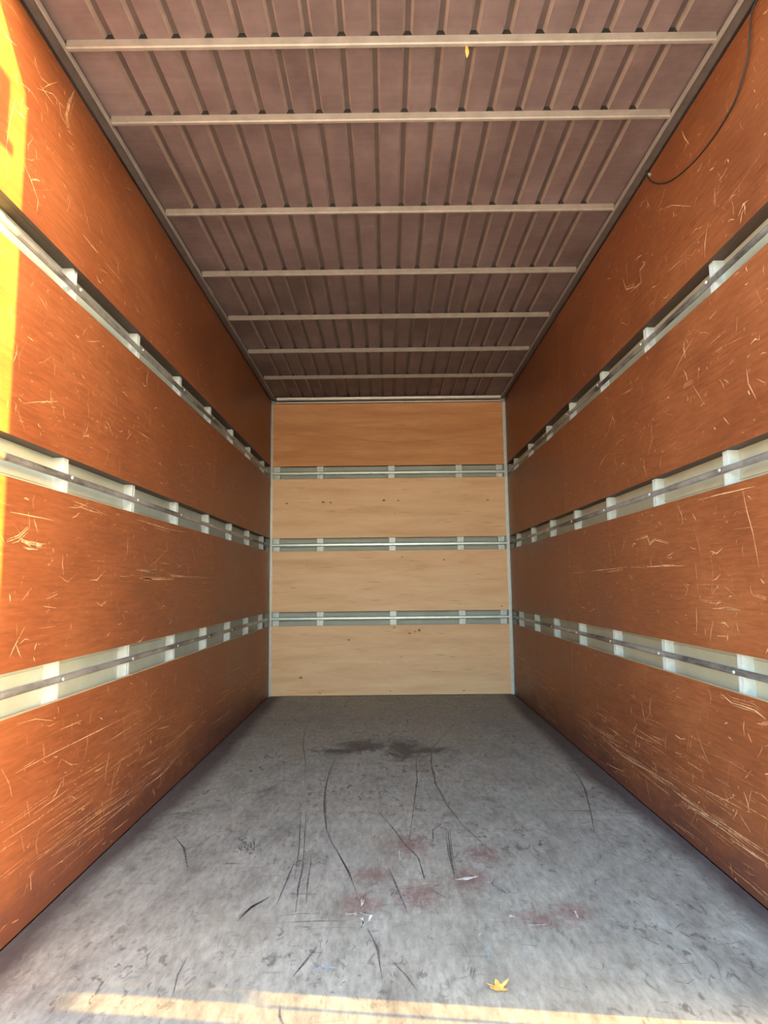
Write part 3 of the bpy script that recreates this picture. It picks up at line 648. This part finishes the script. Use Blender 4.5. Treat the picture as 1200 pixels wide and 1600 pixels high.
# ------------------------------------------------------------------ hanging cable on the right wall
CP = [(1.80, 2.90), (1.862, 2.885), (1.880, 2.848), (1.894, 2.800), (1.920, 2.744), (1.978, 2.692), (2.041, 2.668), (2.153, 2.657), (2.299, 2.664), (2.461, 2.701), (2.578, 2.751), (2.669, 2.821), (2.699, 2.866), (2.705, 2.898)]
cable = bpy.data.objects.new('cable', None); COL.objects.link(cable); cable.location = (HW-0.012, 2.70, 2.86)
tag(cable, 'thin black electric cable drooping from the cant rail over the right wall', 'cable')
def world_child(name, mb, mat, parent, sm=False):
    o = build(name, mb, mat, parent, smooth=sm); o.location = -Vector(parent.location); return o
world_child('wire', MB().tube([(HW-0.008-0.006*math.sin(i*0.12), y, z) for i, (y, z) in enumerate(smooth(CP))], 0.0030), M['dark'], cable, True)
world_child('clip', MB().box((HW-0.012, 2.696, 2.872), (HW, 2.708, 2.882)), M['alu'], cable)

# ------------------------------------------------------------------ dry leaf on the floor and one caught on the roof beam
n = NT('dry_yellow_leaf')
n.set('Base Color', n.ramp(n.noise(n.scaled((1, 1, 1)), 60, 4, 0.6), (0.3, (0.50, 0.25, 0.05)), (0.7, (0.78, 0.48, 0.13)))); n.set('Roughness', 0.6)
M['leaf'] = n.mat
def leaf(name, outline, curl, stem, label, loc, rot):
    root = bpy.data.objects.new(name, None); COL.objects.link(root)
    root.location = loc; root.rotation_euler = rot
    tag(root, label, 'leaf')
    N = len(outline); rings = 4; mb = MB(); th = 0.0006
    for lay in (0, 1):
        for r in range(rings+1):
            for x, y in outline:
                s = r/rings; px, py = x*s, y*s
                mb.v.append((px, py, curl(px, py) + th*lay))
    def idx(l, r, i): return l*(rings+1)*N + r*N + i % N
    for r in range(rings):
        for i in range(N):
            mb.f.append((idx(1, r, i), idx(1, r+1, i), idx(1, r+1, i+1), idx(1, r, i+1))); mb.m.append(0)
            mb.f.append((idx(0, r, i), idx(0, r, i+1), idx(0, r+1, i+1), idx(0, r+1, i))); mb.m.append(0)
    for i in range(N):
        mb.f.append((idx(0, rings, i), idx(0, rings, i+1), idx(1, rings, i+1), idx(1, rings, i))); mb.m.append(0)
    build('blade', mb, M['leaf'], root)
    build('stem', MB().tube([(x, y, curl(x, y)+0.0012) for x, y in stem], 0.0009, 6), M['leaf'], root)
    return root
pts = []
for i in range(30):                                        # five-pointed lobed leaf
    a = 2*math.pi*i/30; k = (i % 6)
    r = (0.030, 0.022, 0.014, 0.012, 0.014, 0.022)[k]*(1.0 if i < 18 else 0.85)
    pts.append((r*math.cos(a)*1.15, r*math.sin(a)))
leaf('dry_leaf', pts, lambda x, y: 0.001 + 9.0*x*x + 5.0*y*y + 0.12*abs(x), [(0, 0), (-0.012, -0.004), (-0.024, -0.008), (-0.036, -0.010)],
     'curled dry yellow leaf lying on the grey floor near the sunlit strip', (0.245, 1.800, 0.0012), (0, 0, 0.5))
pts = [(0.0, -0.004), (0.005, 0.004), (0.009, 0.016), (0.008, 0.028), (0.003, 0.040), (0.0, 0.048), (-0.004, 0.036), (-0.006, 0.022), (-0.005, 0.010), (-0.003, 0.0)]
leaf('dry_leaf', pts, lambda x, y: 40*x*x + 3*y*y, [(0, 0.0), (0.001, 0.02), (0, 0.044)],
     'narrow orange-brown dry leaf hanging from the nearest full roof beam', (0.262, 2.022, 2.9045), (math.radians(-100), 0, 0.2))
